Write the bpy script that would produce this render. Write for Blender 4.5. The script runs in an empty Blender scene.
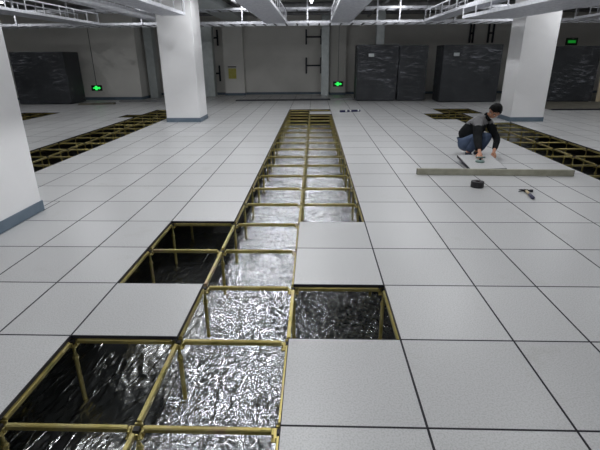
import bpy, bmesh, math, random
from mathutils import Vector, Matrix, noise
random.seed(7)
sc = bpy.context.scene
COL = sc.collection
T = 0.6
PI = math.pi

# ------------------------------------------------------------------ camera
F = 438.27
CAM = Vector((-.46338, -1.98348, 1.40322))
_p, _y, _r = .3625, -.0342, -.0079
cp, sp, cy, sy, cr, sr = math.cos(_p), math.sin(_p), math.cos(_y), math.sin(_y), math.cos(_r), math.sin(_r)
FW = Vector((sy*cp, cy*cp, -sp)); _rt = Vector((cy, -sy, 0)); _up = _rt.cross(FW)
RT = cr*_rt + sr*_up; UP = -sr*_rt + cr*_up
cam_d = bpy.data.cameras.new('camera')
cam_d.sensor_width = 36; cam_d.lens = F/600*36; cam_d.clip_start = .05; cam_d.clip_end = 200
cam = bpy.data.objects.new('camera', cam_d); COL.objects.link(cam)
m = Matrix((RT, UP, -FW)).transposed().to_4x4(); m.translation = CAM
cam.matrix_world = m
sc.camera = cam

def px(P):
    d = Vector(P) - CAM; z = d.dot(FW)
    if z < .05: return None
    return (300 + F*d.dot(RT)/z, 225 - F*d.dot(UP)/z)

# ------------------------------------------------------------------ materials
def mat(name, col, rough=.5, metal=0., spec=.5):
    m = bpy.data.materials.new(name); m.use_nodes = True
    b = m.node_tree.nodes['Principled BSDF']
    b.inputs['Base Color'].default_value = (*col, 1)
    b.inputs['Roughness'].default_value = rough
    b.inputs['Metallic'].default_value = metal
    b.inputs['Specular IOR Level'].default_value = spec
    return m
def N(m, t, **kw):
    n = m.node_tree.nodes.new(t)
    for k, v in kw.items():
        if k in n.inputs: n.inputs[k].default_value = v
        else: setattr(n, k, v)
    return n
def L(m, a, b): m.node_tree.links.new(a, b)
def noisy(name, c1, c2, scale=5, rough=.5, metal=0., detail=4, bump=0., bscale=None, lo=.35, hi=.65, spec=.5, obj_space=True):
    m = mat(name, c1, rough, metal, spec); b = m.node_tree.nodes['Principled BSDF']
    tc = N(m, 'ShaderNodeTexCoord'); co = tc.outputs['Object']
    if not obj_space:
        g = N(m, 'ShaderNodeNewGeometry'); co = g.outputs['Position']
    n = N(m, 'ShaderNodeTexNoise'); n.inputs['Scale'].default_value = scale; n.inputs['Detail'].default_value = detail
    L(m, co, n.inputs['Vector'])
    r = N(m, 'ShaderNodeValToRGB'); r.color_ramp.elements[0].position = lo; r.color_ramp.elements[1].position = hi
    r.color_ramp.elements[0].color = (*c1, 1); r.color_ramp.elements[1].color = (*c2, 1)
    L(m, n.outputs['Fac'], r.inputs['Fac']); L(m, r.outputs['Color'], b.inputs['Base Color'])
    if bump:
        n2 = N(m, 'ShaderNodeTexNoise'); n2.inputs['Scale'].default_value = bscale or scale*4; n2.inputs['Detail'].default_value = 3
        L(m, co, n2.inputs['Vector'])
        bp = N(m, 'ShaderNodeBump'); bp.inputs['Strength'].default_value = bump; bp.inputs['Distance'].default_value = .01
        L(m, n2.outputs['Fac'], bp.inputs['Height']); L(m, bp.outputs['Normal'], b.inputs['Normal'])
    return m

# laminate top of the floor panels: fine grey speckle, faint smudges
M_top = mat('panel_laminate', (.5, .52, .52), .36, 0, .45)
def _lam():
    m = M_top; b = m.node_tree.nodes['Principled BSDF']
    g = N(m, 'ShaderNodeNewGeometry')
    n1 = N(m, 'ShaderNodeTexNoise'); n1.inputs['Scale'].default_value = 130; n1.inputs['Detail'].default_value = 3
    L(m, g.outputs['Position'], n1.inputs['Vector'])
    r1 = N(m, 'ShaderNodeValToRGB'); e = r1.color_ramp.elements
    e[0].position = .34; e[0].color = (.405, .41, .405, 1); e[1].position = .56; e[1].color = (.515, .515, .52, 1)
    L(m, n1.outputs['Fac'], r1.inputs['Fac'])
    n2 = N(m, 'ShaderNodeTexNoise'); n2.inputs['Scale'].default_value = 2.2; n2.inputs['Detail'].default_value = 6; n2.inputs['Roughness'].default_value = .65
    L(m, g.outputs['Position'], n2.inputs['Vector'])
    r2 = N(m, 'ShaderNodeValToRGB'); e = r2.color_ramp.elements
    e[0].position = .6; e[0].color = (1, 1, 1, 1); e[1].position = .78; e[1].color = (.86, .85, .82, 1)
    L(m, n2.outputs['Fac'], r2.inputs['Fac'])
    mx = N(m, 'ShaderNodeMixRGB', blend_type='MULTIPLY'); mx.inputs['Fac'].default_value = 1
    L(m, r1.outputs['Color'], mx.inputs['Color1']); L(m, r2.outputs['Color'], mx.inputs['Color2'])
    oi = N(m, 'ShaderNodeObjectInfo')
    mr = N(m, 'ShaderNodeMapRange'); mr.inputs['To Min'].default_value = .955; mr.inputs['To Max'].default_value = 1.03
    L(m, oi.outputs['Random'], mr.inputs['Value'])
    mx2 = N(m, 'ShaderNodeMixRGB', blend_type='MULTIPLY'); mx2.inputs['Fac'].default_value = 1
    L(m, mx.outputs['Color'], mx2.inputs['Color1']); L(m, mr.outputs['Result'], mx2.inputs['Color2'])
    L(m, mx2.outputs['Color'], b.inputs['Base Color'])
_lam()
M_edge = mat('black_edge_trim', (.012, .011, .018), .6)
M_under = mat('panel_steel_underside', (.22, .23, .23), .6, .3)

# yellow-chromated steel: olive gold with green and pink tints
M_zinc = mat('yellow_zinc_steel', (.4, .36, .1), .38, .75)
def _zinc():
    m = M_zinc; b = m.node_tree.nodes['Principled BSDF']
    g = N(m, 'ShaderNodeNewGeometry')
    n = N(m, 'ShaderNodeTexNoise'); n.inputs['Scale'].default_value = 7; n.inputs['Detail'].default_value = 5
    L(m, g.outputs['Position'], n.inputs['Vector'])
    r = N(m, 'ShaderNodeValToRGB'); cr_ = r.color_ramp
    cr_.elements[0].position = .3; cr_.elements[0].color = (.22, .205, .065, 1)
    cr_.elements[1].position = .72; cr_.elements[1].color = (.34, .24, .16, 1)
    e = cr_.elements.new(.45); e.color = (.36, .295, .10, 1)
    e = cr_.elements.new(.6); e.color = (.38, .33, .14, 1)
    L(m, n.outputs['Fac'], r.inputs['Fac']); L(m, r.outputs['Color'], b.inputs['Base Color'])
_zinc()
M_gasket = mat('black_gasket', (.02, .018, .018), .6)

# foil
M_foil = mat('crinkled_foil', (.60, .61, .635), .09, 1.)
def _foil():
    m = M_foil; b = m.node_tree.nodes['Principled BSDF']
    g = N(m, 'ShaderNodeNewGeometry')
    n0 = N(m, 'ShaderNodeTexNoise'); n0.inputs['Scale'].default_value = 5; n0.inputs['Detail'].default_value = 4
    L(m, g.outputs['Position'], n0.inputs['Vector'])
    mp = N(m, 'ShaderNodeMixRGB', blend_type='MIX'); mp.inputs['Fac'].default_value = .12
    L(m, g.outputs['Position'], mp.inputs['Color1']); L(m, n0.outputs['Color'], mp.inputs['Color2'])
    v = N(m, 'ShaderNodeTexVoronoi', feature='DISTANCE_TO_EDGE'); v.inputs['Scale'].default_value = 27
    L(m, mp.outputs['Color'], v.inputs['Vector'])
    v2 = N(m, 'ShaderNodeTexVoronoi', feature='F1'); v2.inputs['Scale'].default_value = 47
    L(m, mp.outputs['Color'], v2.inputs['Vector'])
    n2 = N(m, 'ShaderNodeTexNoise'); n2.inputs['Scale'].default_value = 26; n2.inputs['Detail'].default_value = 6; n2.inputs['Roughness'].default_value = .65
    L(m, g.outputs['Position'], n2.inputs['Vector'])
    r = N(m, 'ShaderNodeMapRange'); r.inputs['From Max'].default_value = .12; r.inputs['To Max'].default_value = -1.
    L(m, v.outputs['Distance'], r.inputs['Value'])
    a = N(m, 'ShaderNodeMath', operation='ADD'); L(m, r.outputs['Result'], a.inputs[0]); L(m, v2.outputs['Distance'], a.inputs[1])
    k = N(m, 'ShaderNodeMath', operation='MULTIPLY'); k.inputs[1].default_value = 1.8; L(m, n2.outputs['Fac'], k.inputs[0])
    a2 = N(m, 'ShaderNodeMath', operation='ADD'); L(m, a.outputs[0], a2.inputs[0]); L(m, k.outputs[0], a2.inputs[1])
    bp = N(m, 'ShaderNodeBump'); bp.inputs['Strength'].default_value = .7; bp.inputs['Distance'].default_value = .003
    L(m, a2.outputs[0], bp.inputs['Height']); L(m, bp.outputs['Normal'], b.inputs['Normal'])
_foil()
# long soft creases of the smoother, greyer foil at the side
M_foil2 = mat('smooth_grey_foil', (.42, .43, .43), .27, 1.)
def _foil2():
    m = M_foil2; b = m.node_tree.nodes['Principled BSDF']
    g = N(m, 'ShaderNodeNewGeometry')
    mp = N(m, 'ShaderNodeMapping'); mp.inputs['Scale'].default_value = (9, 2.6, 1); mp.inputs['Rotation'].default_value = (0, 0, .25)
    L(m, g.outputs['Position'], mp.inputs['Vector'])
    n0 = N(m, 'ShaderNodeTexNoise'); n0.inputs['Scale'].default_value = 1.5; n0.inputs['Detail'].default_value = 4
    L(m, mp.outputs['Vector'], n0.inputs['Vector'])
    mx = N(m, 'ShaderNodeMixRGB'); mx.inputs['Fac'].default_value = .35
    L(m, mp.outputs['Vector'], mx.inputs['Color1']); L(m, n0.outputs['Color'], mx.inputs['Color2'])
    v = N(m, 'ShaderNodeTexVoronoi', feature='DISTANCE_TO_EDGE'); v.inputs['Scale'].default_value = 1.9
    L(m, mx.outputs['Color'], v.inputs['Vector'])
    r = N(m, 'ShaderNodeMapRange'); r.inputs['From Max'].default_value = .07; r.inputs['To Min'].default_value = 1.; r.inputs['To Max'].default_value = 0.
    L(m, v.outputs['Distance'], r.inputs['Value'])
    n2 = N(m, 'ShaderNodeTexNoise'); n2.inputs['Scale'].default_value = 14; n2.inputs['Detail'].default_value = 4
    L(m, g.outputs['Position'], n2.inputs['Vector'])
    mk = N(m, 'ShaderNodeTexNoise'); mk.inputs['Scale'].default_value = 5.5; mk.inputs['Detail'].default_value = 2
    L(m, g.outputs['Position'], mk.inputs['Vector'])
    mr2 = N(m, 'ShaderNodeMapRange'); mr2.inputs['From Min'].default_value = .45; mr2.inputs['From Max'].default_value = .6
    L(m, mk.outputs['Fac'], mr2.inputs['Value'])
    mm = N(m, 'ShaderNodeMath', operation='MULTIPLY'); L(m, r.outputs['Result'], mm.inputs[0]); L(m, mr2.outputs['Result'], mm.inputs[1]); r = mm
    k = N(m, 'ShaderNodeMath', operation='MULTIPLY_ADD'); k.inputs[1].default_value = .8
    L(m, n2.outputs['Fac'], k.inputs[0]); L(m, r.outputs[0], k.inputs[2])
    bp = N(m, 'ShaderNodeBump'); bp.inputs['Strength'].default_value = .8; bp.inputs['Distance'].default_value = .006
    L(m, k.outputs[0], bp.inputs['Height']); L(m, bp.outputs['Normal'], b.inputs['Normal'])
_foil2()
M_slab = noisy('dark_concrete_slab', (.05, .05, .05), (.09, .09, .085), 3, .9)
M_paint = noisy('white_wall_paint', (.84, .835, .84), (.89, .885, .89), 1.3, .62, bump=.05, bscale=60, obj_space=False)
M_wall = noisy('grey_wall_paint', (.72, .705, .665), (.78, .765, .725), .9, .75, bump=.05, bscale=40, obj_space=False)
M_base = noisy('blue_grey_baseboard', (.11, .155, .20), (.14, .185, .235), 6, .45)
M_ceil = noisy('dark_ceiling_concrete', (.34, .34, .33), (.44, .44, .42), 1.5, .9, obj_space=False)
M_galv = noisy('galvanised_steel', (.62, .63, .68), (.76, .77, .81), 14, .42, .35)
M_duct = noisy('galvanised_duct_spangle', (.50, .54, .54), (.60, .64, .64), 7, .38, .4, lo=.3, hi=.7)
M_pipe = noisy('dull_pipe_steel', (.20, .20, .21), (.30, .30, .31), 6, .5, .5)
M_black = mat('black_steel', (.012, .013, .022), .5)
M_cab = noisy('dark_grey_cabinet', (.022, .025, .029), (.032, .035, .040), 2, .55)
M_board = noisy('cream_board', (.52, .44, .30), (.60, .52, .37), 5, .7)
M_hard = noisy('brown_hardboard', (.10, .095, .075), (.15, .14, .11), 4, .8)
M_lumber = noisy('straightedge_grey_beige', (.27, .265, .20), (.37, .36, .29), 9, .6, lo=.3, hi=.7)
M_white = mat('white_plastic', (.75, .76, .75), .5)
M_yel = noisy('yellow_paper', (.55, .50, .10), (.62, .57, .16), 12, .7)
M_cable = mat('thin_grey_cable', (.06, .06, .06), .6)
def emis(name, col, s):
    m = mat(name, col, .4); b = m.node_tree.nodes['Principled BSDF']
    b.inputs['Emission Color'].default_value = (*col, 1); b.inputs['Emission Strength'].default_value = s
    return m
M_green = emis('green_lit_sign', (.03, .9, .12), 1.1)
M_green2 = emis('dim_green_lit_sign', (.01, .35, .03), .5)
M_lamp = emis('lit_tube', (.95, .97, 1.), 12)
M_signb = mat('sign_case', (.01, .03, .012), .4)
# plastic stretch film over the cabinets; pale alpha streaks paint the glints on its wrinkles
M_film = mat('stretch_film', (.50, .52, .58), .2)
def _film():
    m = M_film; b = m.node_tree.nodes['Principled BSDF']
    g = N(m, 'ShaderNodeNewGeometry')
    mp = N(m, 'ShaderNodeMapping'); mp.inputs['Scale'].default_value = (1.6, 1.6, 8)
    L(m, g.outputs['Position'], mp.inputs['Vector'])
    n = N(m, 'ShaderNodeTexNoise'); n.inputs['Scale'].default_value = 2.4; n.inputs['Detail'].default_value = 6; n.inputs['Distortion'].default_value = .8
    L(m, mp.outputs['Vector'], n.inputs['Vector'])
    r = N(m, 'ShaderNodeMapRange'); r.inputs['From Min'].default_value = .52; r.inputs['From Max'].default_value = .74
    r.inputs['To Min'].default_value = .02; r.inputs['To Max'].default_value = .6
    mk = N(m, 'ShaderNodeTexNoise'); mk.inputs['Scale'].default_value = .9; mk.inputs['Detail'].default_value = 1
    L(m, g.outputs['Position'], mk.inputs['Vector'])
    k = N(m, 'ShaderNodeMapRange'); k.inputs['From Min'].default_value = .44; k.inputs['From Max'].default_value = .62; k.inputs['To Min'].default_value = .12
    L(m, mk.outputs['Fac'], k.inputs['Value'])
    mu = N(m, 'ShaderNodeMath', operation='MULTIPLY'); L(m, r.outputs['Result'], mu.inputs[0]); L(m, k.outputs['Result'], mu.inputs[1])
    L(m, n.outputs['Fac'], r.inputs['Value']); L(m, mu.outputs[0], b.inputs['Alpha'])
    bp = N(m, 'ShaderNodeBump'); bp.inputs['Strength'].default_value = 1.; bp.inputs['Distance'].default_value = .07
    L(m, n.outputs['Fac'], bp.inputs['Height']); L(m, bp.outputs['Normal'], b.inputs['Normal'])
_film()

# ------------------------------------------------------------------ mesh helpers
class MB:
    def __init__(s): s.bm = bmesh.new()
    def box(s, x0, x1, y0, y1, z0, z1, mi=0):
        vs = [s.bm.verts.new((x, y, z)) for x in (x0, x1) for y in (y0, y1) for z in (z0, z1)]
        for f in ((0,1,3,2), (4,6,7,5), (0,4,5,1), (2,3,7,6), (0,2,6,4), (1,5,7,3)):
            s.bm.faces.new([vs[i] for i in f]).material_index = mi
        return s
    def tube(s, a, b, r, n=10, r2=None, mi=0):
        a, b = Vector(a), Vector(b); d = (b-a).normalized()
        u = d.orthogonal().normalized(); w = d.cross(u); r2 = r if r2 is None else r2
        A = [s.bm.verts.new(a + r*(math.cos(t)*u + math.sin(t)*w)) for t in [2*PI*i/n for i in range(n)]]
        B = [s.bm.verts.new(b + r2*(math.cos(t)*u + math.sin(t)*w)) for t in [2*PI*i/n for i in range(n)]]
        for i in range(n): s.bm.faces.new((A[i], A[(i+1) % n], B[(i+1) % n], B[i])).material_index = mi
        s.bm.faces.new(A[::-1]).material_index = mi; s.bm.faces.new(B).material_index = mi
        return s
    def lathe(s, prof, n=24, c=(0, 0), mi=0):
        rings = []
        for r, z in prof:
            rings.append([s.bm.verts.new((c[0]+r*math.cos(2*PI*i/n), c[1]+r*math.sin(2*PI*i/n), z)) for i in range(n)])
        for A, B in zip(rings, rings[1:]):
            for i in range(n): s.bm.faces.new((A[i], A[(i+1) % n], B[(i+1) % n], B[i])).material_index = mi
        s.bm.faces.new(rings[0][::-1]).material_index = mi; s.bm.faces.new(rings[-1]).material_index = mi
        return s
    def bevel(s, w, seg=1):
        bmesh.ops.bevel(s.bm, geom=[e for e in s.bm.edges], offset=w, segments=seg, affect='EDGES', profile=.5); return s
    def mesh(s, name, mats, smooth=False):
        bmesh.ops.recalc_face_normals(s.bm, faces=s.bm.faces)
        me = bpy.data.meshes.new(name); s.bm.to_mesh(me); s.bm.free()
        for mm in (mats if isinstance(mats, (list, tuple)) else [mats]): me.materials.append(mm)
        if smooth:
            for p in me.polygons: p.use_smooth = True
        return me
    def build(s, name, mats, parent=None, smooth=False):
        return link(name, s.mesh(name, mats, smooth), parent)
def link(name, me, parent=None, loc=None):
    o = bpy.data.objects.new(name, me); COL.objects.link(o)
    if parent: o.parent = parent
    if loc: o.location = loc
    return o
def tag(o, label=None, cat=None, group=None, kind=None):
    if label: o['label'] = label
    if cat: o['category'] = cat
    if group: o['group'] = group
    if kind: o['kind'] = kind
    return o
def thing(name, label, cat, loc=(0, 0, 0), rz=0, group=None):
    o = bpy.data.objects.new(name, None); COL.objects.link(o); o.location = loc; o.rotation_euler = (0, 0, rz)
    o.empty_display_size = .1
    return tag(o, label, cat, group)
def dup(root, loc, label=None, group=None):
    r = root.copy(); COL.objects.link(r); r.location = loc
    if label: r['label'] = label
    if group: r['group'] = group
    for ch in list(root.children):
        c = ch.copy(); COL.objects.link(c); c.parent = r
        for g in list(ch.children):
            d = g.copy(); COL.objects.link(d); d.parent = c
    return r
def struct(o): o['kind'] = 'structure'; return o

# ------------------------------------------------------------------ room shell
ZC, ZS = 3.4, -.45
XL, XR, YF, YB = -13.5, 12.5, -7.5, 17.2
struct(MB().box(XL-.2, XR+.2, YF-.2, YB+.3, ZS-.25, ZS-.012).build('floor', M_slab))
struct(MB().box(XL-.2, XR+.2, YF-.2, YB+.3, ZC, ZC+.2).build('ceiling', M_ceil))
for i, (y, h) in enumerate(((2.6, .35), (9.6, .35), (14.2, .3))):
    struct(MB().box(XL, XR, y, y+.35, ZC-h, ZC-.001).build('ceiling_beam', M_ceil))
struct(MB().box(XL-.2, XR+.2, YB, YB+.25, ZS, ZC).build('wall_back', M_wall))
struct(MB().box(XL-.2, XL, YF, YB, ZS, ZC).build('wall_left', M_wall))
struct(MB().box(XR, XR+.2, YF, YB, ZS, ZC).build('wall_right', M_wall))
struct(MB().box(XL-.2, XR+.2, YF-.2, YF, ZS, ZC).build('wall_front', M_paint))
# the stretch of wall that stands forward on the left
struct(MB().box(XL, -6.98, 15.05, YB, ZS, ZC).build('wall_recess', M_wall))
def base(name, *b):
    return struct(MB().box(*b).bevel(.003).build(name, M_base))
base('baseboard_left', XL, -6.965, 15.035, 15.049, 0, .10)
base('baseboard_recess', -6.979, -6.965, 15.05, YB, 0, .10)
base('baseboard_back', -6.96, XR, YB-.014, YB-.001, 0, .10)
def pillar(x0, x1, y0, y1, name='pillar', m=M_paint):
    o = struct(MB().box(x0, x1, y0, y1, ZS-.01, ZC).build(name, m))
    b = MB()
    e = .012
    b.box(x0-e, x1+e, y0-e, y0, .001, .10); b.box(x0-e, x1+e, y1, y1+e, .001, .10)
    b.box(x0-e, x0, y0, y1, .001, .10); b.box(x1, x1+e, y0, y1, .001, .10)
    b.build('baseboard', M_base, o)
    return o
PIL = [(-4.0, -3.19, 1.3, 2.11), (-4.0, -3.2, 8.65, 9.4), (4.08, 4.82, 8.55, 9.25)]
for p in PIL: pillar(*p)
pillar(-4.15, -3.34, 16.85, YB-.02, 'wall_pilaster', M_wall)
pillar(.16, .80, 16.85, YB-.02, 'wall_pilaster', M_wall)

# ------------------------------------------------------------------ grid of the raised floor (in tile units)
XS = [-22.3, -21.5, -20.6, -19.8, -18.9, -18.1, -17.2, -16.4, -15.6, -14.8, -13.9, -13.0, -12.1, -11.15, -10.25, -9.37, -8.67, -7.85, -7.05, -6.22, -5.42, -4.45, -3.67, -2.98,
      -2.0, -1.0, 0., .99, 1.65, 2.61, 3.43, 4.1, 5.0, 5.85, 6.75, 7.6, 8.45, 9.3, 10.15, 11., 11.85, 12.7, 13.55, 14.4, 15.25, 16.1, 16.95, 17.8, 18.65, 19.5, 20.35]
J0, J1 = -8, 28
IX = {x: i for i, x in enumerate(XS)}
holes = set()
def H(x, rows):
    for j in rows: holes.add((IX[x], j))
H(-2.98, (-2, -1, 1, 2)); H(-2.0, range(-2, 19)); H(-1.0, [0] + [j for j in range(3, 19) if j not in (17,)])
H(-8.67, range(0, 19)); H(-7.85, range(0, 19)); H(-9.37, [16])
H(-14.8, range(10, 18)); H(-13.9, range(10, 18))
H(5.0, range(0, 19)); H(5.85, list(range(0, 14)) + [17, 18]); H(4.1, [15, 16])
H(-2.0, [-2])
holes.discard((IX[-2.0], -2)); holes.add((IX[-2.0], -2))
TH = .020
def in_pillar(x0, x1, y0, y1):
    for a, b, c, d in PIL + [(XL, -6.98, 15.05, YB), (-4.15, -3.34, 16.85, YB), (.16, .8, 16.85, YB)]:
        if min(x1, b) - max(x0, a) > .04 and min(y1, d) - max(y0, c) > .04: return True
    return False
cells = []
for i in range(len(XS)-1):
    for j in range(J0, J1):
        if (i, j) in holes: continue
        cells.append((i, j))
def panel_geo(mb, x0, x1, y0, y1, z=0.):
    g = .0012; e = .0042
    x0 += g; x1 -= g; y0 += g; y1 -= g
    bm = mb.bm
    o = [bm.verts.new((a, b, z)) for a, b in ((x0, y0), (x1, y0), (x1, y1), (x0, y1))]
    q = [bm.verts.new((a, b, z)) for a, b in ((x0+e, y0+e), (x1-e, y0+e), (x1-e, y1-e), (x0+e, y1-e))]
    l = [bm.verts.new((a, b, z-TH)) for a, b in ((x0, y0), (x1, y0), (x1, y1), (x0, y1))]
    bm.faces.new(q).material_index = 0
    for k in range(4):
        n = (k+1) % 4
        bm.faces.new((o[k], o[n], q[n], q[k])).material_index = 1
        bm.faces.new((o[k], l[k], l[n], o[n])).material_index = 1
    bm.faces.new(l[::-1]).material_index = 2
def clip_cell(i, j):
    """the pieces of a cell that pillars leave (a panel is cut round a pillar)"""
    x0, x1, y0, y1 = XS[i]*T, XS[i+1]*T, j*T, (j+1)*T
    x0, x1, y1 = max(x0, XL+.001), min(x1, XR-.001), min(y1, YB-.016)
    R = [(x0, x1, y0, y1)]
    for a, b, c, d in PIL + [(XL-1, -6.98, 15.05, 99), (-4.15, -3.34, 16.85, 99), (.16, .8, 16.85, 99)]:
        a -= .014; b += .014; c -= .014; d += .014
        out = []
        for (p, q, r, s) in R:
            if min(q, b) - max(p, a) <= 0 or min(s, d) - max(r, c) <= 0: out.append((p, q, r, s)); continue
            if p < a: out.append((p, a, r, s))
            if q > b: out.append((b, q, r, s))
            lo, hi = max(p, a), min(q, b)
            if r < c: out.append((lo, hi, r, c))
            if s > d: out.append((lo, hi, d, s))
        R = out
    return [t for t in R if t[1]-t[0] > .02 and t[3]-t[2] > .02]
def area(i, j):
    P = [px((XS[a]*T, b*T, 0)) for a, b in ((i, j), (i+1, j), (i+1, j+1), (i, j+1))]
    if any(p is None for p in P): return 0
    Q = [(min(max(u, 0), 600), min(max(v, 0), 450)) for u, v in P]
    return abs(sum(Q[k][0]*Q[(k+1) % 4][1] - Q[(k+1) % 4][0]*Q[k][1] for k in range(4)))/2
def hidden(i, j):
    """behind the near pillar or the two others"""
    c = px(((XS[i]+XS[i+1])/2*T, (j+.5)*T, 0))
    if c is None: return True
    u, v = c
    if u < 42*(v/210) and v < 232 and XS[i]*T < -4.0: return True
    if 168 < u < 200 and v < 118: return True
    if 512 < u < 546 and v < 119: return True
    return False
rank = sorted([(area(i, j) if not hidden(i, j) else 0, i, j) for i, j in cells], reverse=True)
solo = [(i, j) for a, i, j in rank if a > 3][:298]
ORD = 'nearest second third fourth fifth sixth seventh eighth ninth tenth eleventh twelfth thirteenth fourteenth fifteenth sixteenth seventeenth eighteenth nineteenth twentieth'.split()
ORD1 = ['first'] + ORD[1:]
def tens(n):
    W = ORD1 + ['twenty-first', 'twenty-second', 'twenty-third', 'twenty-fourth', 'twenty-fifth', 'twenty-sixth', 'twenty-seventh', 'twenty-eighth', 'twenty-ninth', 'thirtieth', 'thirty-first']
    return W[n-1]
iC, iL, iLs, iR = IX[-2.0], IX[-7.05], IX[-8.67], IX[5.0]
SPECIAL = {}
def panel_label(i, j):
    if (i, j) in SPECIAL: return SPECIAL[(i, j)]
    row = tens(j+3)
    if i in (iC, iC+1):
        s = 'central trench, %s half' % ('left' if i == iC else 'right')
        return 'grey speckled floor panel covering the %s, %s row from the front' % (s, row)
    if iC+1 < i < iR: w = '%s column right of central trench' % tens(i-iC-1)
    elif i >= iR: w = '%s column past right trench' % tens(i-iR+1)
    elif i >= iL: w = '%s column left of central trench' % tens(iC-i)
    else: w = '%s column past left trench' % tens(iL-i)
    return 'grey speckled floor panel, %s row from front, %s' % (row, w)
def cell_at(x, y):
    i = max(k for k in range(len(XS)) if XS[k]*T <= x); return i, math.floor(y/T)
SPECIAL[(IX[-2.98], 0)] = 'grey floor panel with open holes before and behind it, left of central trench'
SPECIAL[(IX[-1.0], -1)] = 'grey floor panel bordering the near side of the square dark hole'
SPECIAL[(IX[-1.0], 1)] = 'grey floor panel bordering the far side of the square dark hole'
SPECIAL[(IX[-1.0], 2)] = 'grey floor panel where the two-cell wide open trench begins'
SPECIAL[(IX[-1.0], 17)] = 'lone pale floor panel lying in the far end of the central trench'
SPECIAL[cell_at(1.86, 2.62)] = 'grey floor panel on which the claw hammer lies'
meshes = {}
for (i, j) in solo:
    R = clip_cell(i, j)
    if not R: continue
    x0, x1, y0, y1 = XS[i]*T, XS[i+1]*T, j*T, (j+1)*T
    full = len(R) == 1 and abs(R[0][0]-x0) < .001 and abs(R[0][1]-x1) < .001 and abs(R[0][3]-y1) < .001
    if full:
        key = round(x1-x0, 3)
        if key not in meshes:
            mb = MB(); panel_geo(mb, -(x1-x0)/2, (x1-x0)/2, -T/2, T/2)
            meshes[key] = mb.mesh('raised_floor_tile', [M_top, M_edge, M_under])
        o = link('raised_floor_tile', meshes[key], None, ((x0+x1)/2, (y0+y1)/2, 0))
    else:
        mb = MB()
        for r in R: panel_geo(mb, *r)
        o = mb.build('raised_floor_tile', [M_top, M_edge, M_under])
    tag(o, panel_label(i, j), 'floor panel', 'laid raised floor panels', 'thing')
mb = MB(); S = set(solo)
for (i, j) in cells:
    if (i, j) in S: continue
    for r in clip_cell(i, j): panel_geo(mb, *r)
tag(mb.build('distant_tile_expanse', [M_top, M_edge, M_under]), 'remaining far grey floor panels stretching to the walls of the room', 'floor panel', None, 'stuff')

# ------------------------------------------------------------------ support frames under the open trenches
ZT = -TH - .001
SW, SH = .0225, .024
def long_mesh():
    mb = MB(); mb.box(-SW/2, SW/2, .035, T-.035, -SH, 0); mb.bevel(.0025)
    mb.box(-SW/2+.004, SW/2-.004, .036, T-.036, .0001, .0016)
    return mb.mesh('stringer', M_zinc)
LONG = long_mesh(); CROSS = {}
def cross_mesh(w):
    if w not in CROSS:
        mb = MB(); mb.box(.035, w-.035, -SW/2, SW/2, -SH, 0); mb.bevel(.0025)
        mb.box(.036, w-.036, -SW/2+.004, SW/2-.004, .0001, .0016)
        CROSS[w] = mb.mesh('stringer', M_zinc)
    return CROSS[w]
def ped_mesh():
    mb = MB(); h = ZT - ZS
    mb.box(-.04, .04, -.04, .04, -h+.001, -h+.005)
    mb.tube((0, 0, -h+.004), (0, 0, -.10), .0125, 12)
    mb.tube((0, 0, -.13), (0, 0, -.115), .018, 6)
    mb.tube((0, 0, -.12), (0, 0, -.032), .009, 10)
    return mb.mesh('pedestal', M_zinc)
def head_mesh():
    mb = MB()
    mb.box(-.036, .036, -.036, .036, -.036, -.031)
    for a, b in ((1, 0), (-1, 0), (0, 1), (0, -1)):
        cx, cy_ = a*.03, b*.03
        mb.box(cx-(.004 if a else .017), cx+(.004 if a else .017), cy_-(.004 if b else .017), cy_+(.004 if b else .017), -.032, -.012)
    mb.box(-.013, .013, -.013, .013, -.0312, -.010, 1)
    return mb.mesh('pedestal_head', [M_zinc, M_gasket])
PED, HEAD = ped_mesh(), head_mesh()
def near_hole(i, j):   # node (i,j): any of its four cells open
    return any((a, b) in holes for a in (i-1, i) for b in (j-1, j))
def frame(label, i0, i1, j0, j1):
    root = thing('floor_support_frame', label, 'floor frame', (XS[i0]*T, j0*T, 0))
    ox, oy = XS[i0]*T, j0*T
    np_ = ns = nc = 0
    mbs = MB()
    for j in range(j0, j1+1):
        for i in range(i0, i1+1):
            x, y = XS[i]*T, j*T
            if any(a-.05 < x < b+.05 and c-.05 < y < d+.05 for a, b, c, d in PIL): continue
            if near_hole(i, j):
                p = link('pedestal', PED, root, (x-ox, y-oy, ZT))
                link('pedestal_head', HEAD, p); np_ += 1
            if j < j1 and ((i-1, j) in holes or (i, j) in holes):
                s = link('long_stringer', LONG, root, (x-ox, y-oy, ZT)); ns += 1
            if i < i1 and ((i, j-1) in holes or (i, j) in holes):
                w = (XS[i+1]-XS[i])*T
                link('cross_stringer', cross_mesh(w), root, (x-ox, y-oy, ZT)); nc += 1
    print('frame', np_, ns, nc)
frame('yellow zinc-plated steel grid on posts in the central open trench', IX[-2.98], IX[0.], -2, 19)
frame('yellowish steel grid on posts in the trench behind the near left pillar', IX[-9.37], IX[-7.05], 0, 19)
frame('small yellowish steel grid in the farthest left opening beside the wrapped cabinet', IX[-14.8], IX[-13.0], 10, 18)
frame('yellowish steel grid on posts in the trench right of the squatting worker', IX[4.1], IX[6.75], 0, 19)

# rows of posts that stand under the laid panels beside the central trench
hp = thing('hidden_floor_posts', 'posts in the dark beneath panels along the central trench', 'floor posts')
hp.name = 'under_panel_frame'
for i in range(IX[-4.45], IX[1.65]+1):
    for j in range(-3, 12):
        if near_hole(i, j) and IX[-2.98] <= i <= IX[0.]: continue
        if not any(near_hole(a, b) for a in (i-1, i, i+1) for b in (j-1, j, j+1)): continue
        p = link('pedestal', PED, hp, (XS[i]*T, j*T, ZT)); link('pedestal_head', HEAD, p)

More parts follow.
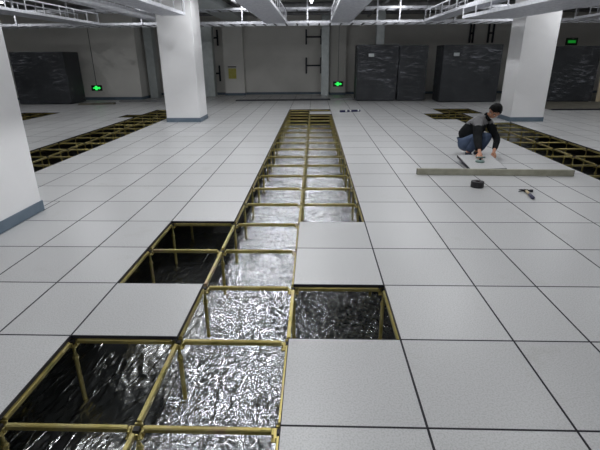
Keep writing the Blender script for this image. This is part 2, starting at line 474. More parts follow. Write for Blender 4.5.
# ------------------------------------------------------------------ foil on the subfloor
def foil(x0, x1, y0, y1, res, z, label, m, amp=.006, stretch=(1, 1), seed=0., rx=None):
    nx, ny = max(2, int((x1-x0)/(rx or res))), max(2, int((y1-y0)/res))
    me = bpy.data.meshes.new('foil_sheet'); V = []; Fc = []
    for a in range(ny+1):
        for b in range(nx+1):
            x = x0+(x1-x0)*b/nx; y = y0+(y1-y0)*a/ny
            P = Vector((x*stretch[0]+seed, y*stretch[1], seed))
            w_ = noise.noise(P*3)*.25; P = P + Vector((w_, -w_, 0))*.3
            n1 = noise.noise(P*6); n2 = abs(noise.noise(P*16)); n3 = abs(noise.noise(P*36+Vector((4, 4, 0))))
            V.append((x, y, z + amp*(n1*.8 + (1-n2)*1.3 + (1-n3)*.8)))
    for a in range(ny):
        for b in range(nx):
            k = a*(nx+1)+b; Fc.append((k, k+1, k+nx+2, k+nx+1))
    me.from_pydata(V, [], Fc); me.materials.append(m)
    o = link('foil_sheet', me); tag(o, label, 'foil sheet', None, 'thing')
    return o
foil(-1.30, .62, -1.6, 5.0, .012, ZS, 'crinkled bright silver foil on the subfloor under the near central trench', M_foil, .019)
foil(-1.30, .62, 5.0, 12.2, .016, ZS+.003, 'crinkled silver foil on the subfloor under the far central trench', M_foil, .019)
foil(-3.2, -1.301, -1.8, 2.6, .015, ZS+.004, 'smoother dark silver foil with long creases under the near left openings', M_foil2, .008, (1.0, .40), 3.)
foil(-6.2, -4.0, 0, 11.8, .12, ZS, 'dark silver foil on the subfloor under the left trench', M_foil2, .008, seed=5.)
foil(2.2, 4.6, 0, 11.8, .12, ZS, 'dark silver foil on the subfloor under the right trench', M_foil2, .008, seed=9.)

# ------------------------------------------------------------------ overhead cable trays
def tray(name, label, x0, x1, y0, y1, z, h=.30, step=.55, rz=0, pivot=None, m=M_galv, slats=False, group=None):
    """ladder-sided tray that runs along Y: ribbed pan, two side rails of flanges and posts"""
    cx = (x0+x1)/2
    root = thing(name, label, 'cable tray', (cx, y0, z), rz, group)
    w = (x1-x0)/2; Ln = y1-y0
    mb = MB()
    if slats:
        n = int(Ln/.22)
        for k in range(n+1):
            y = k*Ln/n; mb.box(-w+.01, w-.01, max(0, y-.045), min(Ln, y+.045), .004, .02)
        mb.build('rung_deck', m, root)
    else:
        n = int(Ln/.1); prev = None
        mb.box(-w, w, 0, Ln, .006, .010)
        for k in range(n): 
            y = (k+.5)*Ln/n; mb.box(-w+.02, w-.02, y-.02, y+.02, -.004, .0065)
        mb.build('ribbed_pan', m, root)
    for s in (-1, 1):
        mb = MB()
        e = s*w
        a, b = (e-.012, e+.004) if s > 0 else (e-.004, e+.012)
        mb.box(a, b, 0, Ln, -.005, .055); mb.box(a, b, 0, Ln, h-.03, h)
        n = max(1, round(Ln/step))
        for k in range(n+1):
            y = min(max(k*Ln/n, .016), Ln-.016); mb.box(a+.002, b-.002, y-.016, y+.016, .05, h-.025)
        mb.build('side_rail', m, root)
    return root
def hangers(root, x, y0, y1, z, w, step=2.0):
    n = max(1, round((y1-y0)/step)); 
    for k in range(n+1):
        for s in (-1, 1):
            yy = .1+k*(y1-y0-.2)/n
            MB().tube((s*(w-.02), yy, .01), (s*(w-.02), yy, ZC-z), .008, 6).build('hanger_rod', M_pipe, root)
t = tray('cable_tray', 'grey solid-bottomed tray overhead, just left of the hanging lamp', -1.92, -1.29, 0.5, 12.15, 2.40); hangers(t, 0, .5, 12.15, 2.40, .315, 3)
t = tray('cable_tray', 'grey solid-bottomed tray overhead, just right of the hanging lamp', .0, .585, 0.5, 12.15, 2.40); hangers(t, 0, .5, 12.15, 2.40, .29, 3)
t = tray('cable_tray', 'long bright-railed cable tray along the upper left, above the near left pillar', -7.5, -6.88, 3, 12.15, 2.40, step=.72); hangers(t, 0, 3, 12.15, 2.4, .31, 3)
t = tray('cable_tray', 'short cable tray ending at the face of the middle white pillar', -3.66, -3.17, 3.5, 8.05, 2.27, step=.8); hangers(t, 0, 3.5, 8.05, 2.27, .24, 2)
t = tray('cable_tray', 'brightly lit slatted cable tray just left of the middle white pillar', -5.05, -4.5, 5.0, 12.15, 2.42, slats=True, h=.1); hangers(t, 0, 5, 12.15, 2.42, .27, 3)
t = tray('cable_tray', 'grey cable tray overhead between the right lamp gap and the right pillar', 2.72, 3.15, 3, 12.15, 2.40, step=.6); hangers(t, 0, 3, 12.15, 2.4, .215, 3)
t = tray('cable_tray', 'slightly skewed cable tray passing before the top of right white pillar', 3.25, 4.35, 1.5, 8.2, 2.16, h=.215, step=.62, rz=.10); hangers(t, 0, 1.5, 4.9, 2.16, .22, 3)
t = tray('cable_tray', 'distant cable tray at upper right, beyond the right white pillar', 7.0, 7.6, 5, 12.15, 2.42, step=.7); hangers(t, 0, 5, 12.15, 2.42, .3, 3)
def ladder(name, label, x0, x1, y0, y1, z, post=None, h=0.):
    root = thing(name, label, 'cable ladder', (x0, y0, z))
    Ln = x1-x0
    for y in (0, y1-y0):
        MB().box(0, Ln, y-.018, y+.018, -.01, .055).build('side_rail', M_galv, root)
    k = 0; n = int(Ln/.333)
    for i in range(n):
        x = (i+.5)*Ln/n
        o = MB().box(x-.022, x+.022, .018, y1-y0-.018, -.016, .004).build('rung', M_pipe, root)
    return root
ladder('cable_ladder', 'lower cable ladder crossing the whole room before the back wall', -12.5, 11.5, 12.2, 13.15, 2.39)
ladder('cable_ladder', 'upper cable ladder crossing the room, hung above the lower one', -12.5, 11.5, 12.2, 12.75, 2.76)
lad = thing('ladder_hanger_rack', 'row of vertical hanger posts tying the two crossing ladders to the ceiling', 'hanger posts', (0, 12.2, 2.4))
for x in (-11.2, -9.4, -7.8, -5.6, -3.9, -2.6, -.68, 1.35, 2.0, 3.6, 5.4, 7.7, 9.6, 11.):
    MB().box(x-.02, x+.02, -.06, -.02, -.02, ZC-2.4).build('hanger_post', M_galv, lad)
# pipes and duct runs close under the ceiling
for k, (y, z, r, lb) in enumerate(((10.9, 3.12, .05, 'thin sprinkler pipe crossing under the ceiling, nearest of the pipes'), (13.9, 3.05, .09, 'thick pipe crossing under the ceiling behind the ladders'), (15.6, 2.95, .06, 'pipe crossing under the ceiling nearest the back wall'))):
    o = MB().tube((XL+.05, y, z), (XR-.05, y, z), r, 14).build('ceiling_pipe', M_pipe, None, True); tag(o, lb, 'pipe')
for x, lb in ((-2.75, 'lengthwise ceiling pipe left of the central trays'), (1.6, 'lengthwise ceiling pipe right of the central trays')):
    o = MB().tube((x, 4, 2.93), (x, 16.9, 2.93), .045, 12).build('ceiling_pipe', M_pipe, None, True); tag(o, lb, 'pipe')
o = MB().box(-3.9, -3.1, 9.6, 16.7, 2.78, 2.98).bevel(.01).build('ceiling_duct', M_duct); tag(o, 'flat galvanised ceiling duct behind the middle pillar', 'duct')

# ------------------------------------------------------------------ lamps (tube fittings hung under the ceiling)
def lamp(x, y, z, power, label, ln=1.2, first=[]):
    root = thing('tube_lamp', label, 'ceiling lamp', (x, y, z), 0, 'ceiling tube lamps')
    MB().box(-.07, .07, -ln/2, ln/2, .03, .075).bevel(.008).build('lamp_housing', M_white, root)
    MB().tube((0, -ln/2+.02, .012), (0, ln/2-.02, .012), .016, 12).build('lamp_tube', M_lamp, root)
    for s in (-1, 1): MB().tube((0, s*.45, .07), (0, s*.45, ZC-z), .006, 6).build('hanger_rod', M_pipe, root)
    ld = bpy.data.lights.new('tube_light', 'AREA'); ld.shape = 'RECTANGLE'; ld.size = .10; ld.size_y = ln; ld.energy = power; ld.color = (.96, .975, 1.)
    lo = bpy.data.objects.new('tube_light', ld); COL.objects.link(lo); lo.parent = root; lo.location = (0, 0, -.012)
    return root
for y, pc, ps in ((-4.2, 12, 8), (-1.2, 17, 9), (1.9, 35, 10), (5.0, 35, 24), (8.0, 12, 25), (11.3, 0, 15)):  # farthest side row is added, unseen, to brighten the back of the room
    if pc: lamp(-.62, y, 2.95, pc, 'white tube lamp over the central aisle, out of view above the camera')
    for x in (-5.9, -2.6, 2.0, 5.3) + ((-9.5, 9.0) if y > 11 else ()):
        lamp(x, y, 2.97, ps, 'white tube lamp in a side row, out of view above the trays')
lamp(-.56, 11.2, 2.86, 14, 'lit white tube lamp hanging above the far end of the central trench')

# ------------------------------------------------------------------ far end of the room
def wrapped(name, label, x0, x1, y0, y1, h, sticker=None, seed=0):
    root = thing(name, label, 'wrapped cabinet', ((x0+x1)/2, (y0+y1)/2, 0), 0, 'film-wrapped cabinets along the far walls')
    w, d = (x1-x0)/2, (y1-y0)/2
    mb = MB().box(-w, w, -d, d, .02, h).bevel(.012)
    mb.box(-w+.05, w-.05, -d+.05, d-.05, .001, .03)
    mb.build('cabinet_body', M_cab, root)
    # film: a loose, wrinkled skin a little larger than the body
    bm = bmesh.new(); n = 26; me = 22
    rings = []
    per = []
    for k in range(n): per.append((-w-.015+(2*w+.03)*k/n, -d-.015))
    for k in range(10): per.append((w+.015, -d-.015+(2*d+.03)*k/10))
    for k in range(n): per.append((w+.015-(2*w+.03)*k/n, d+.015))
    for k in range(10): per.append((-w-.015, d+.015-(2*d+.03)*k/10))
    for a in range(me+1):
        z = .03+(h-.02)*a/me; ring = []
        for (x, y) in per:
            q = noise.noise(Vector((x*2.5+seed, y*2.5, z*9)))*.014
            r = Vector((x, y, 0)).normalized()
            ring.append(bm.verts.new((x+r.x*q, y+r.y*q+(-q if y < 0 else q), z)))
        rings.append(ring)
    for A, B in zip(rings, rings[1:]):
        for k in range(len(per)): bm.faces.new((A[k], A[(k+1) % len(per)], B[(k+1) % len(per)], B[k]))
    mb = MB(); mb.bm.free(); mb.bm = bm
    mb.build('plastic_film', M_film, root)
    if sticker:
        sx, sz = sticker
        o = MB().box(sx-(x0+x1)/2-.09, sx-(x0+x1)/2+.09, -d-.045, -d-.04, sz-.05, sz+.05).build('label_sticker', M_duct, root)
        o['label'] = 'small white paper label'
    return root
wrapped('wrapped_cabinet', 'dark wrapped cabinet with white label and shiny film beside the pilaster sign', .98, 2.36, 14.0, 14.9, 1.83, (1.45, 1.50), 1)
wrapped('wrapped_cabinet', 'plain dark wrapped cabinet adjoining the shiny labelled one, before the gap', 2.405, 3.36, 13.98, 14.9, 1.80, None, 2)
wrapped('wrapped_cabinet', 'dark wrapped cabinet with small label behind the squatting worker', 3.70, 5.6, 13.4, 14.3, 1.79, (4.12, 1.50), 3)
wrapped('wrapped_cabinet', 'very dark wrapped cabinet at right edge beyond the right pillar', 6.9, 8.72, 13.4, 14.3, 1.72, None, 4)
wrapped('wrapped_cabinet', 'dark wrapped cabinet against the left wall behind the near pillar', -10.6, -8.78, 13.3, 14.3, 1.68, None, 5)

o = MB().box(-.45, .45, -.02, .02, 0, 1.42).bevel(.004).build('standing_board', M_board); o.location = (9.25, 13.28, .001); o.rotation_euler = (-.05, 0, 0)
tag(o, 'cream board standing on edge at the far right against the dark cabinet', 'board')
o = MB().box(6.2, 9.8, 10.95, 13.2, .001, .02).build('hardboard_sheet', M_hard); tag(o, 'dull brown sheet on the floor in front of the far right cabinet', 'sheet')
o = MB().box(6.2, 9.8, 10.86, 10.94, .001, .035).build('floor_strip', M_black); tag(o, 'black strip along the edge of the dull brown sheet', 'batten')  # thin black strip along the near edge of the sheet
def batten(a, b, w, h, m, label):
    a, b = Vector(a), Vector(b); d = b-a; L_ = d.length
    mb = MB().box(0, L_, -w/2, w/2, .001, h); 
    o = mb.build('floor_strip', m); o.location = (a.x, a.y, 0); o.rotation_euler = (0, 0, math.atan2(d.y, d.x))
    return tag(o, label, 'batten')
batten((-3.3, 14.35, 0), (.1, 14.5, 0), .26, .03, M_black, 'long dark strip standing in for a shaded floor gap before the back wall')  # dark strip stands in for the shaded gap between two panel rows
batten((.2, 14.62, 0), (1.0-.06, 14.70-.02, 0), .10, .05, M_pipe, 'short grey bar on the floor between the galvanised duct and wrapped cabinet')
batten((-1.0, 14.8, 0), (.1, 14.82, 0), .14, .03, M_pipe, 'grey bar lying behind the long dark strip by the back wall')
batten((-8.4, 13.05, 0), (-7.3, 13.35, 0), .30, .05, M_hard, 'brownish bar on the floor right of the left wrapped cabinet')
batten((-7.5, 14.2, 0), (-6.0, 14.25, 0), .12, .04, M_pipe, 'thin grey bar under the left exit sign wall')

# galvanised vertical ducts
def duct(x0, x1, y0, y1, z0, z1, label, nm='vertical_duct'):
    root = thing(nm, label, 'duct', ((x0+x1)/2, (y0+y1)/2, z0), 0, 'galvanised ducts along the back wall')
    w, d = (x1-x0)/2, (y1-y0)/2
    MB().box(-w, w, -d, d, 0, z1-z0).bevel(.006).build('duct_shell', M_duct, root)
    for k in range(1, int((z1-z0)/1.1)+1):
        z = k*1.1
        if z < z1-z0-.05: MB().box(-w-.012, w+.012, -d-.012, d+.012, z, z+.035).build('duct_flange', M_duct, root)
    return root
duct(-.20, .10, 16.45, 16.8, 0.002, 3.38, 'galvanised vertical duct standing beside the pilaster with the green sign')
duct(-4.86, -4.46, 16.3, 16.7, 0.002, 2.74, 'galvanised vertical duct between the middle pillar and the yellow notice')
duct(-6.86, -6.55, 15.6, 16.0, 0.002, 3.38, 'galvanised vertical duct in the corner left of the middle pillar')
duct(1.72, 2.01, 15.0, 15.3, 1.86, 3.38, 'short galvanised duct dropping behind the labelled wrapped cabinet', 'hanging_duct')
# black brackets on the back wall
def bracket(x, z, w, h, label, bar=True):
    root = thing('wall_bracket', label, 'wall bracket', (x, YB-.002, z), 0, 'black wall brackets')
    for s in (-1, 1): MB().box(s*w/2-.03, s*w/2+.03, -.09, -.001, -h/2, h/2).bevel(.004).build('upright', M_black, root)
    if bar: MB().box(-w/2+.03, w/2-.03, -.06, -.02, -.03, .03).build('crossbar', M_black, root)
    return root
bracket(-.51, 2.22, .60, .56, 'upper black H-shaped wall bracket beside the galvanised duct')
bracket(-.51, 1.14, .60, .62, 'lower black H-shaped wall bracket beside the galvanised duct')
bracket(-4.5, 2.22, .2, .60, 'upper black bracket in the recess left of the yellow notice')
bracket(-4.5, .86, .2, .62, 'lower black bracket in the recess left of the yellow notice')
bracket(5.75, 2.30, .12, .72, 'left black twin bracket above the wrapped cabinet behind the worker')
bracket(6.5, 2.30, .18, .72, 'right black twin bracket above the wrapped cabinet behind the worker')

def exit_sign(x, y, z, m, label, ztop, w=.40, h=.20, arrow=1):
    root = thing('exit_sign', label, 'exit sign', (x, y, z))
    MB().box(-w/2, w/2, -.035, -.001, -h/2, h/2).bevel(.006).build('sign_case', M_signb, root)
    # running figure and arrow as lit green marks
    mb = MB(); yy = -.038
    def poly(pts):
        A = [mb.bm.verts.new((a, yy, b)) for a, b in pts]; B = [mb.bm.verts.new((a, -.0345, b)) for a, b in pts]
        mb.bm.faces.new(A); mb.bm.faces.new(B[::-1])
        for k in range(len(pts)): mb.bm.faces.new((A[k], A[(k+1) % len(pts)], B[(k+1) % len(pts)], B[k]))
    s = arrow
    if s:
        poly([(s*.02, .028), (s*.09, .028), (s*.09, .055), (s*.16, 0), (s*.09, -.055), (s*.09, -.028), (s*.02, -.028)])
        poly([(-s*.13, .02), (-s*.05, .02), (-s*.05, -.02), (-s*.13, -.02)])
        poly([(-s*.055, .075), (-s*.055, -.075), (s*.03, -.075), (s*.03, .075)])
    else:
        poly([(-.15, .05), (.15, .05), (.15, -.05), (-.15, -.05)])
    mb.build('lit_pictogram', m, root)
    if ztop: MB().box(-.007, .007, -.012, -.001, h/2, ztop-z).build('power_cable', M_cable, root)
    return root
exit_sign(.49, 16.85, .43, M_green, 'glowing green exit sign on the pilaster beside the galvanised duct', 3.3)
exit_sign(-8.66, 15.048, .43, M_green, 'glowing green exit sign low on the left wall', 3.3)
exit_sign(9.72, YB-.001, 1.96, M_green2, 'dim green exit sign high at the far right wall', None, arrow=0, w=.46, h=.28)
o = thing('wall_notice', 'small yellow notice sheet on the back wall pilaster', 'notice', (-3.82, 16.849, .86))
MB().box(-.16, .16, -.006, -.001, -.20, .20).build('paper_sheet', M_yel, o)
MB().box(-.17, .17, -.02, -.001, .235, .275).build('hanging_bar', M_black, o)

# ------------------------------------------------------------------ tools on the floor
o = thing('straightedge', 'long grey-beige straightedge bar lying in front of the worker', 'straightedge', (1.82, 3.53, .001), math.atan2(-.08, 1.93))
mb = MB().box(-.965, .965, -.02, .02, 0, .078).bevel(.002)
mb.build('hollow_bar', M_lumber, o)
for s in (-1, 1):
    MB().box(s*.965-.004, s*.965+.004, -.019, .019, .002, .076).bevel(.001).build('end_cap', M_hard, o)
# the panel being set, tilted, with a suction lifter on it
pz = thing('loose_floor_panel', 'pale floor panel raised and tilted under the worker\'s hands', 'floor panel', (1.82, 4.02, .070))
o = pz; o.rotation_euler = (.103, -.02, 0)
mb = MB(); bm = mb.bm; mb.box(-.235, .235, -.30, .30, -.033, -.001, 1); mb.box(-.231, .231, -.296, .296, -.002, 0, 0); mb.build('panel_board', [M_top, M_edge], pz)
M_cup = mat('grey_green_suction', (.16, .24, .22), .35)
lf = thing('suction_lifter', 'grey-green round suction lifter on the loose tilted panel', 'suction lifter', (1.80, 4.0, .0685)); lf.rotation_euler = (.103, -.02, 0)
MB().lathe([(.060, .002), (.062, .010), (.045, .022), (.02, .028)], 28).build('suction_cup', M_cup, lf, True)
MB().lathe([(.016, .026), (.016, .055)], 16).build('lifter_neck', M_black, lf)
MB().tube((-.06, 0, .062), (.06, 0, .062), .011, 12).build('lifter_grip', M_cup, lf, True)
# tape roll
M_tape = mat('black_tape', (.012, .011, .015), .45); M_tapec = mat('tape_core', (.06, .03, .04), .7)
o = thing('tape_roll', 'squat black roll of tape lying on the panels before the straightedge', 'tape roll', (1.42, 2.98, .001))
mb = MB(); n = 36; R1, R2, h = .072, .030, .068
rings = [[mb.bm.verts.new((r*math.cos(2*PI*k/n), r*math.sin(2*PI*k/n), z)) for k in range(n)] for r, z in ((R1, 0), (R1, h-.004), (R1-.004, h), (R2, h), (R2, 0))]
for A, B in zip(rings, rings[1:]+rings[:1]):
    for k in range(n): mb.bm.faces.new((A[k], A[(k+1) % n], B[(k+1) % n], B[k]))
mb.build('tape_body', M_tape, o, False)
mb = MB(); r1, r2 = R2-.001, R2-.006
rings = [[mb.bm.verts.new((r*math.cos(2*PI*k/n), r*math.sin(2*PI*k/n), z)) for k in range(n)] for r, z in ((r1, 0), (r1, h-.002), (r2, h-.002), (r2, 0))]
for A, B in zip(rings, rings[1:]+rings[:1]):
    for k in range(n): mb.bm.faces.new((A[k], A[(k+1) % n], B[(k+1) % n], B[k]))
mb.build('tape_core', M_tapec, o)
# claw hammer
M_hw = noisy('hammer_wood', (.42, .33, .20), (.52, .42, .27), 20, .55); M_grip = mat('hammer_grip', (.05, .05, .09), .6)
hm = thing('claw_hammer', 'claw hammer with light wooden handle and dark grip on the floor', 'hammer', (1.885, 2.775, .018), -PI/2-.17)
mb = MB(); mb.tube((.0, 0, 0), (.17, 0, .0), .014, 12, .013); mb.build('handle', M_hw, hm, True)
mb = MB(); mb.tube((.15, 0, 0), (.28, 0, 0), .0165, 12, .0175); mb.tube((.28, 0, 0), (.286, 0, 0), .0175, 12, .012); mb.build('grip', M_grip, hm, True)
mb = MB(); mb.tube((0, .010, 0), (0, .045, 0), .012, 12); mb.tube((0, .045, 0), (0, .07, 0), .016, 14, .016); mb.box(-.014, .014, -.018, .018, -.014, .014)
mb.build('hammer_head', M_black, hm)
for s in (-1, 1):
    mb = MB()
    pts = [(0, -.016, s*.004, .009), (-.002, -.045, s*.007, .007), (.008, -.068, s*.009, .005), (.024, -.082, s*.010, .002)]
    for a, b in zip(pts, pts[1:]): mb.tube(a[:3], b[:3], a[3], 8, b[3])
    mb.build('claw', M_black, hm)
# spirit level far down the aisle
M_navy = mat('navy_level', (.012, .014, .06), .45)
lv = thing('spirit_level', 'dark blue spirit level with pale windows near the far trench end', 'spirit level', (.53, 10.65, .001), .30)
MB().box(-.30, .30, -.03, .03, 0, .055).bevel(.003).build('level_body', M_navy, lv)
for x in (-.12, .0, .24): 
    o = MB().box(x-.022-.01*(x == -.12), x+.022, -.034, .034, .012, .0575).build('vial_window', M_white, lv)

# ------------------------------------------------------------------ the squatting worker
def skin_mesh(name, pts, edges, root_i, mats, sub=2, flat=None):
    me = bpy.data.meshes.new(name+'_skel'); me.from_pydata([p[:3] for p in pts], edges, [])
    o = bpy.data.objects.new(name+'_skel', me); COL.objects.link(o)
    sk = o.modifiers.new('s', 'SKIN'); sk.use_smooth_shade = True
    ss = o.modifiers.new('u', 'SUBSURF'); ss.levels = sub; ss.render_levels = sub
    for k, v in enumerate(me.skin_vertices[0].data):
        r = pts[k][3]; v.radius = r if isinstance(r, tuple) else (r, r)
        v.use_root = (k == root_i)
    dg = bpy.context.evaluated_depsgraph_get(); dg.update()
    r = bpy.data.meshes.new_from_object(o.evaluated_get(dg)); r.name = name
    bpy.data.objects.remove(o)
    r.materials.clear()
    for mm in mats: r.materials.append(mm)
    for p in r.polygons: p.use_smooth = True; p.material_index = 0
    return r
M_skin = noisy('skin', (.46, .22, .13), (.54, .27, .17), 8, .5)
M_hair = noisy('black_hair', (.004, .0035, .004), (.009, .008, .008), 60, .6, bump=.6, bscale=90, spec=.15)
M_jk = noisy('black_jacket', (.006, .007, .008), (.012, .013, .014), 14, .9, spec=.15, bump=.2, bscale=20)
M_jg = noisy('grey_jacket_yoke', (.14, .14, .145), (.19, .19, .195), 14, .8, bump=.2, bscale=20)
M_jean = noisy('blue_jeans', (.035, .055, .105), (.065, .095, .16), 7, .85, bump=.25, bscale=16)
M_shoe = mat('dark_navy_shoe', (.012, .016, .035), .6)
M_lip = mat('lip', (.30, .10, .08), .5); M_eye = mat('eye_white', (.7, .68, .65), .3); M_iris = mat('dark_iris', (.01, .008, .006), .3)
person = thing('person', 'squatting worker in black and grey jacket and blue jeans setting a panel', 'person', (0, 0, 0))
V = Vector
J = dict(pel=V((1.81, 4.83, .14)), sp1=V((1.87, 4.83, .30)), sp2=V((1.94, 4.79, .40)), ch=V((1.99, 4.77, .50)), nb=V((2.06, 4.735, .555)), nk=V((2.105, 4.70, .60)), hd=V((2.16, 4.655, .665)),
  Rh=V((1.80, 4.74, .128)), Rk=V((1.93, 4.56, .34)), Ra=V((1.85, 4.66, .085)), Rb=V((1.84, 4.60, .045)), Rt=V((1.86, 4.50, .036)),
  Lh=V((1.89, 4.90, .16)), Lk=V((2.125, 4.62, .325)), La=V((1.985, 4.70, .085)), Lb=V((2.00, 4.64, .045)), Lt=V((2.03, 4.55, .036)),
  Rs=V((1.945, 4.66, .51)), Re=V((1.885, 4.44, .30)), Rw=V((1.842, 4.17, .165)), Ls=V((2.13, 4.82, .53)), Le=V((2.235, 4.60, .27)), Lw=V((2.115, 4.36, .14)))
names = ['pel', 'sp1', 'sp2', 'ch', 'nb', 'nk', 'hd', 'Rh', 'Rk', 'Ra', 'Rb', 'Rt', 'Lh', 'Lk', 'La', 'Lb', 'Lt', 'Rs', 'Re', 'Rw', 'Ls', 'Le', 'Lw']
rad = dict(pel=.07, sp1=.08, sp2=.09, ch=.09, nb=.06, nk=.045, hd=.05, Rh=.06, Rk=.05, Ra=.034, Rb=.032, Rt=.022, Lh=.06, Lk=.05, La=.034, Lb=.032, Lt=.022, Rs=.05, Re=.036, Rw=.024, Ls=.05, Le=.036, Lw=.024)
E_ = [('pel', 'sp1'), ('sp1', 'sp2'), ('sp2', 'ch'), ('ch', 'nb'), ('nb', 'nk'), ('nk', 'hd'), ('pel', 'Rh'), ('Rh', 'Rk'), ('Rk', 'Ra'), ('Ra', 'Rb'), ('Rb', 'Rt'), ('pel', 'Lh'), ('Lh', 'Lk'), ('Lk', 'La'), ('La', 'Lb'), ('Lb', 'Lt'), ('ch', 'Rs'), ('Rs', 'Re'), ('Re', 'Rw'), ('ch', 'Ls'), ('Ls', 'Le'), ('Le', 'Lw')]
# face-forward frame of the head
hf = V((-.66, -.60, -.52)).normalized(); hr_ = hf.cross(V((0, 0, 1))).normalized(); hu = hr_.cross(hf); hr_, hu = (hr_*math.cos(.5) + hu*math.sin(.5)), (hu*math.cos(.5) - hr_*math.sin(.5))
HM = Matrix((hr_, hf, hu)).transposed().to_4x4(); HM.translation = J['hd']
def head_mesh_fn():
    bm = bmesh.new(); bmesh.ops.create_uvsphere(bm, u_segments=40, v_segments=28, radius=1)
    for v in bm.verts:
        x, y, z = v.co
        X, Y, Z = x*.072, y*.092, z*.112
        if z < 0:
            k = -z; X *= 1-.30*k**1.5; Y = Y*(1-.18*k) + .014*k        # jaw narrows, chin comes forward
        if y > .2:
            Y -= .006*math.exp(-((z-.10)/.14)**2)                     # eye line
            Y += .024*math.exp(-(x/.16)**2)*math.exp(-((z+.14)/.13)**2)   # nose
            Y += .008*math.exp(-(x/.12)**2)*math.exp(-((z-.02)/.2)**2)
            Y -= .008*math.exp(-((abs(x)-.38)/.17)**2)*math.exp(-((z-.05)/.13)**2)   # sockets
            Y += .006*math.exp(-(x/.3)**2)*math.exp(-((z+.47)/.08)**2)     # lips
            Y += .007*math.exp(-(x/.25)**2)*math.exp(-((z+.82)/.12)**2)    # chin
        v.co = (X, Y, Z)
    for s in (-1, 1):  # ears
        r = bmesh.ops.create_uvsphere(bm, u_segments=12, v_segments=8, radius=1)
        for v in r['verts']:
            x, y, z = v.co; v.co = (s*(.071+.010*x*s), -.004+.018*y+.004*z, -.004+.030*z)
    return bm
def fingers(wrist, palm_dir, side, down, curl, s=1.):
    """hand as palm box grown from the wrist and five bent finger chains; returns (pts, edges) chains"""
    ch = []
    f = palm_dir.normalized(); n = down.normalized(); sd = f.cross(n).normalized()*side
    base = wrist + f*.085*s
    for k, (off, ln) in enumerate(((.030, .072), (.010, .080), (-.010, .075), (-.029, .058))):
        p = [wrist + f*.035*s + sd*off*.6*s]
        a = wrist + f*.088*s + sd*off*s; p.append(a); d = f.copy()
        for q, seg in enumerate((.42, .32, .26)):
            d = (d*math.cos(curl[q]) + n*math.sin(curl[q])).normalized(); a = a + d*ln*seg*s; p.append(a)
        ch.append([(*v, r*s) for v, r in zip(p, (.011, .0098, .0092, .0085, .007))])
    t0 = wrist + f*.025*s + sd*.018*s; t1 = wrist + f*.05*s + sd*.045*s + n*.01*s; t2 = t1 + (f*.7+sd*.25+n*.5).normalized()*.032*s; t3 = t2 + (f*.8-sd*.2+n*.5).normalized()*.025*s
    ch.append([(*t0, .014*s), (*t1, .0115*s), (*t2, .010*s), (*t3, .008*s)])
    return ch
pts = [(*J[n], rad[n]) for n in names]; ed = [(names.index(a), names.index(b)) for a, b in E_]
body = bmesh.new()
def absorb(me): body.from_mesh(me)
# palms belong to the limb chain
for w, e, dirn in (('Rw', 'Re', V((-.10, -.82, -.50))), ('Lw', 'Le', V((-.35, -.75, -.55)))):
    d = dirn.normalized(); p1 = J[w] + d*.045; p2 = J[w] + d*.082
    k = len(pts); pts.append((*p1, (.030, .017))); pts.append((*p2, (.034, .014)))
    ed += [(names.index(w), k), (k, k+1)]
absorb(skin_mesh('body', pts, ed, 0, [M_skin]))
for w, dirn, side, dn, curl in (('Rw', V((-.10, -.82, -.50)), -1, V((0, .45, -.9)), (.25, .5, .4)), ('Lw', V((-.35, -.75, -.55)), 1, V((-.3, .4, -.85)), (.2, .35, .3))):
    for ch in fingers(J[w], dirn, side, dn, curl, .92):
        absorb(skin_mesh('finger', ch, [(k, k+1) for k in range(len(ch)-1)], 0, [M_skin], 2))
hb = head_mesh_fn(); hb.transform(HM); me = bpy.data.meshes.new('head'); hb.to_mesh(me); hb.free(); absorb(me)
me = bpy.data.meshes.new('body'); body.to_mesh(me); body.free(); me.materials.append(M_skin)
for p in me.polygons: p.use_smooth = True; p.material_index = 0
bo = link('body', me, person)
def clothes(name, ns, es, radf, mats, extra=None, root=0):
    P = [(*J[n], radf[n]) for n in ns]; Ed = [(ns.index(a), ns.index(b)) for a, b in es]
    if extra: P, Ed = extra(P, Ed)
    return skin_mesh(name, P, Ed, root, mats)
# jacket: torso and sleeves, cut at the wrists
J['Rc'] = J['Rw'].lerp(J['Re'], .10); J['Lc'] = J['Lw'].lerp(J['Le'], .10); J['sp0'] = V((1.82, 4.87, .215)); J['col'] = J['nb'].lerp(J['nk'], .35)
ns = ['sp0', 'sp1', 'sp2', 'ch', 'col', 'Rs', 'Re', 'Rc', 'Ls', 'Le', 'Lc']
rj = dict(sp0=.135, sp1=.155, sp2=.165, ch=.13, col=.075, Rs=.08, Re=.064, Rc=.040, Ls=.078, Le=.055, Lc=.036)
jm = clothes('jacket', ns, [('sp0', 'sp1'), ('sp1', 'sp2'), ('sp2', 'ch'), ('ch', 'col'), ('ch', 'Rs'), ('Rs', 'Re'), ('Re', 'Rc'), ('ch', 'Ls'), ('Ls', 'Le'), ('Le', 'Lc')], rj, [M_jk, M_jg])
for p in jm.polygons:
    c = p.center
    q = c.z - .455 - .28*(c.x-2.0)*0
    if c.z > .485: p.material_index = 1
jo = link('jacket', jm, person)
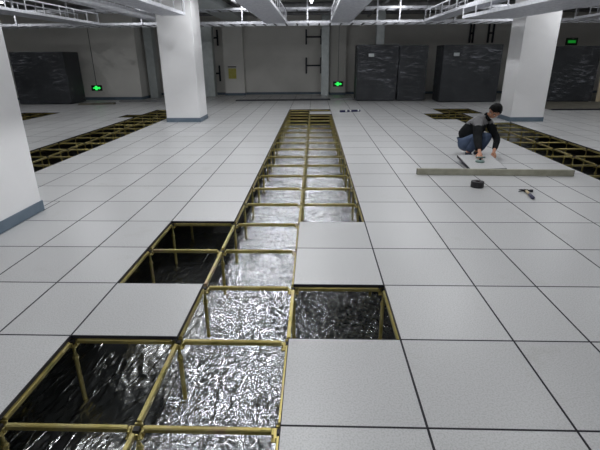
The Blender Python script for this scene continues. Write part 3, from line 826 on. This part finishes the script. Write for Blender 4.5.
# turned collar, pale inside
def ring(name, c, nrm, R, r, m, parent, n=28, squash=1.):
    mb = MB(); nrm = nrm.normalized(); u = nrm.orthogonal().normalized(); w = nrm.cross(u); rr = []
    for k in range(n):
        t = 2*PI*k/n; d = u*math.cos(t)+w*math.sin(t)
        rr.append([mb.bm.verts.new(c + d*(R+r*math.cos(a)) + nrm*r*squash*math.sin(a)) for a in [2*PI*q/8 for q in range(8)]])
    for k in range(n):
        A, B = rr[k], rr[(k+1) % n]
        for q in range(8): mb.bm.faces.new((A[q], A[(q+1) % 8], B[(q+1) % 8], B[q]))
    return mb.build(name, m, parent, True)
ring('collar', J['nk']-V((.012, -.01, .018)), J['nk']-J['ch'], .058, .012, M_jk, jo, squash=2.0)
o = ring('shirt_collar', J['nk']+V((.022, -.02, -.026)), V((.5, -.3, .8)), .040, .006, M_white, jo); o['label'] = 'white shirt collar at the throat'
# jeans
J['Rc2'] = J['Ra']-V((0, 0, .02)); J['Lc2'] = J['La']-V((0, 0, .02)); J['bt'] = V((1.775, 4.88, .17))
ns = ['pel', 'sp0', 'Rh', 'Rk', 'Rc2', 'Lh', 'Lk', 'Lc2']
rj = dict(pel=.12, sp0=.115, Rh=.122, Rk=.088, Rc2=.072, Lh=.11, Lk=.088, Lc2=.07)
jn = clothes('jeans', ns, [('pel', 'sp0'), ('pel', 'Rh'), ('Rh', 'Rk'), ('Rk', 'Rc2'), ('pel', 'Lh'), ('Lh', 'Lk'), ('Lk', 'Lc2')], rj, [M_jean])
link('jeans', jn, person)
for a, b, c in (('Ra', 'Rb', 'Rt'), ('La', 'Lb', 'Lt')):
    heel = J[a] + V((0, .035, -.04)); P = [(*heel, (.036, .034)), (*(J[a].lerp(J[b], .5)+V((0, 0, -.012))), (.040, .036)), (*(J[b]), (.042, .032)), (*(J[c]), (.036, .024))]
    link('shoe', skin_mesh('shoe', P, [(0, 1), (1, 2), (2, 3)], 1, [M_shoe]), person)
# hair cap over the skull
bm = bmesh.new(); bmesh.ops.create_uvsphere(bm, u_segments=48, v_segments=32, radius=1)
dele = []
for v in bm.verts:
    x, y, z = v.co
    k = 1 + .05*noise.noise(V((x*6, y*6, z*6)))
    edge = .42 if y > .35 else (-.05 - .25*(-y) if y < .1 else -.05 + .47*(y-.1)/.25)
    edge += .06*math.sin(x*23)
    if z < edge-.05: dele.append(v)
    v.co = (x*.092*k, (y*.108-.004)*k, z*.130*k + .006)
bmesh.ops.delete(bm, geom=dele, context='VERTS')
bm.transform(HM); me = bpy.data.meshes.new('hair'); bm.to_mesh(me); bm.free(); me.materials.append(M_hair)
for p in me.polygons: p.use_smooth = True
ho = link('hair', me, person); so = ho.modifiers.new('t', 'SOLIDIFY'); so.thickness = .012; so.offset = -1
def hpt(x, y, z): return HM @ V((x, y, z))
for s in (-1, 1):
    mb = MB(); bmesh.ops.create_uvsphere(mb.bm, u_segments=14, v_segments=10, radius=.011)
    mb.bm.transform(Matrix.Translation(hpt(s*.028, .072, .006))); e = mb.build('eye', M_eye, bo, True)
    mb = MB(); bmesh.ops.create_uvsphere(mb.bm, u_segments=10, v_segments=8, radius=.006)
    mb.bm.transform(Matrix.Translation(hpt(s*.028, .0795, .003))); mb.build('iris', M_iris, e, True)
    mb = MB(); mb.tube(hpt(s*.014, .088, .024), hpt(s*.044, .076, .026), .0035, 6); mb.build('eyebrow', M_hair, bo)
mb = MB(); mb.tube(hpt(-.020, .083, -.052), hpt(0, .089, -.051), .0025, 6, .0045); mb.tube(hpt(0, .089, -.051), hpt(.020, .083, -.052), .0045, 6, .0025); mb.build('mouth', M_lip, bo, True)

# ------------------------------------------------------------------ world and view
w = bpy.data.worlds.new('world'); sc.world = w; w.use_nodes = True
w.node_tree.nodes['Background'].inputs[0].default_value = (.5, .55, .6, 1); w.node_tree.nodes['Background'].inputs[1].default_value = .02
vs = sc.view_settings
vs.view_transform = 'Standard'; vs.look = 'None'; vs.gamma = 1; vs.use_curve_mapping = False; vs.exposure = 0.0
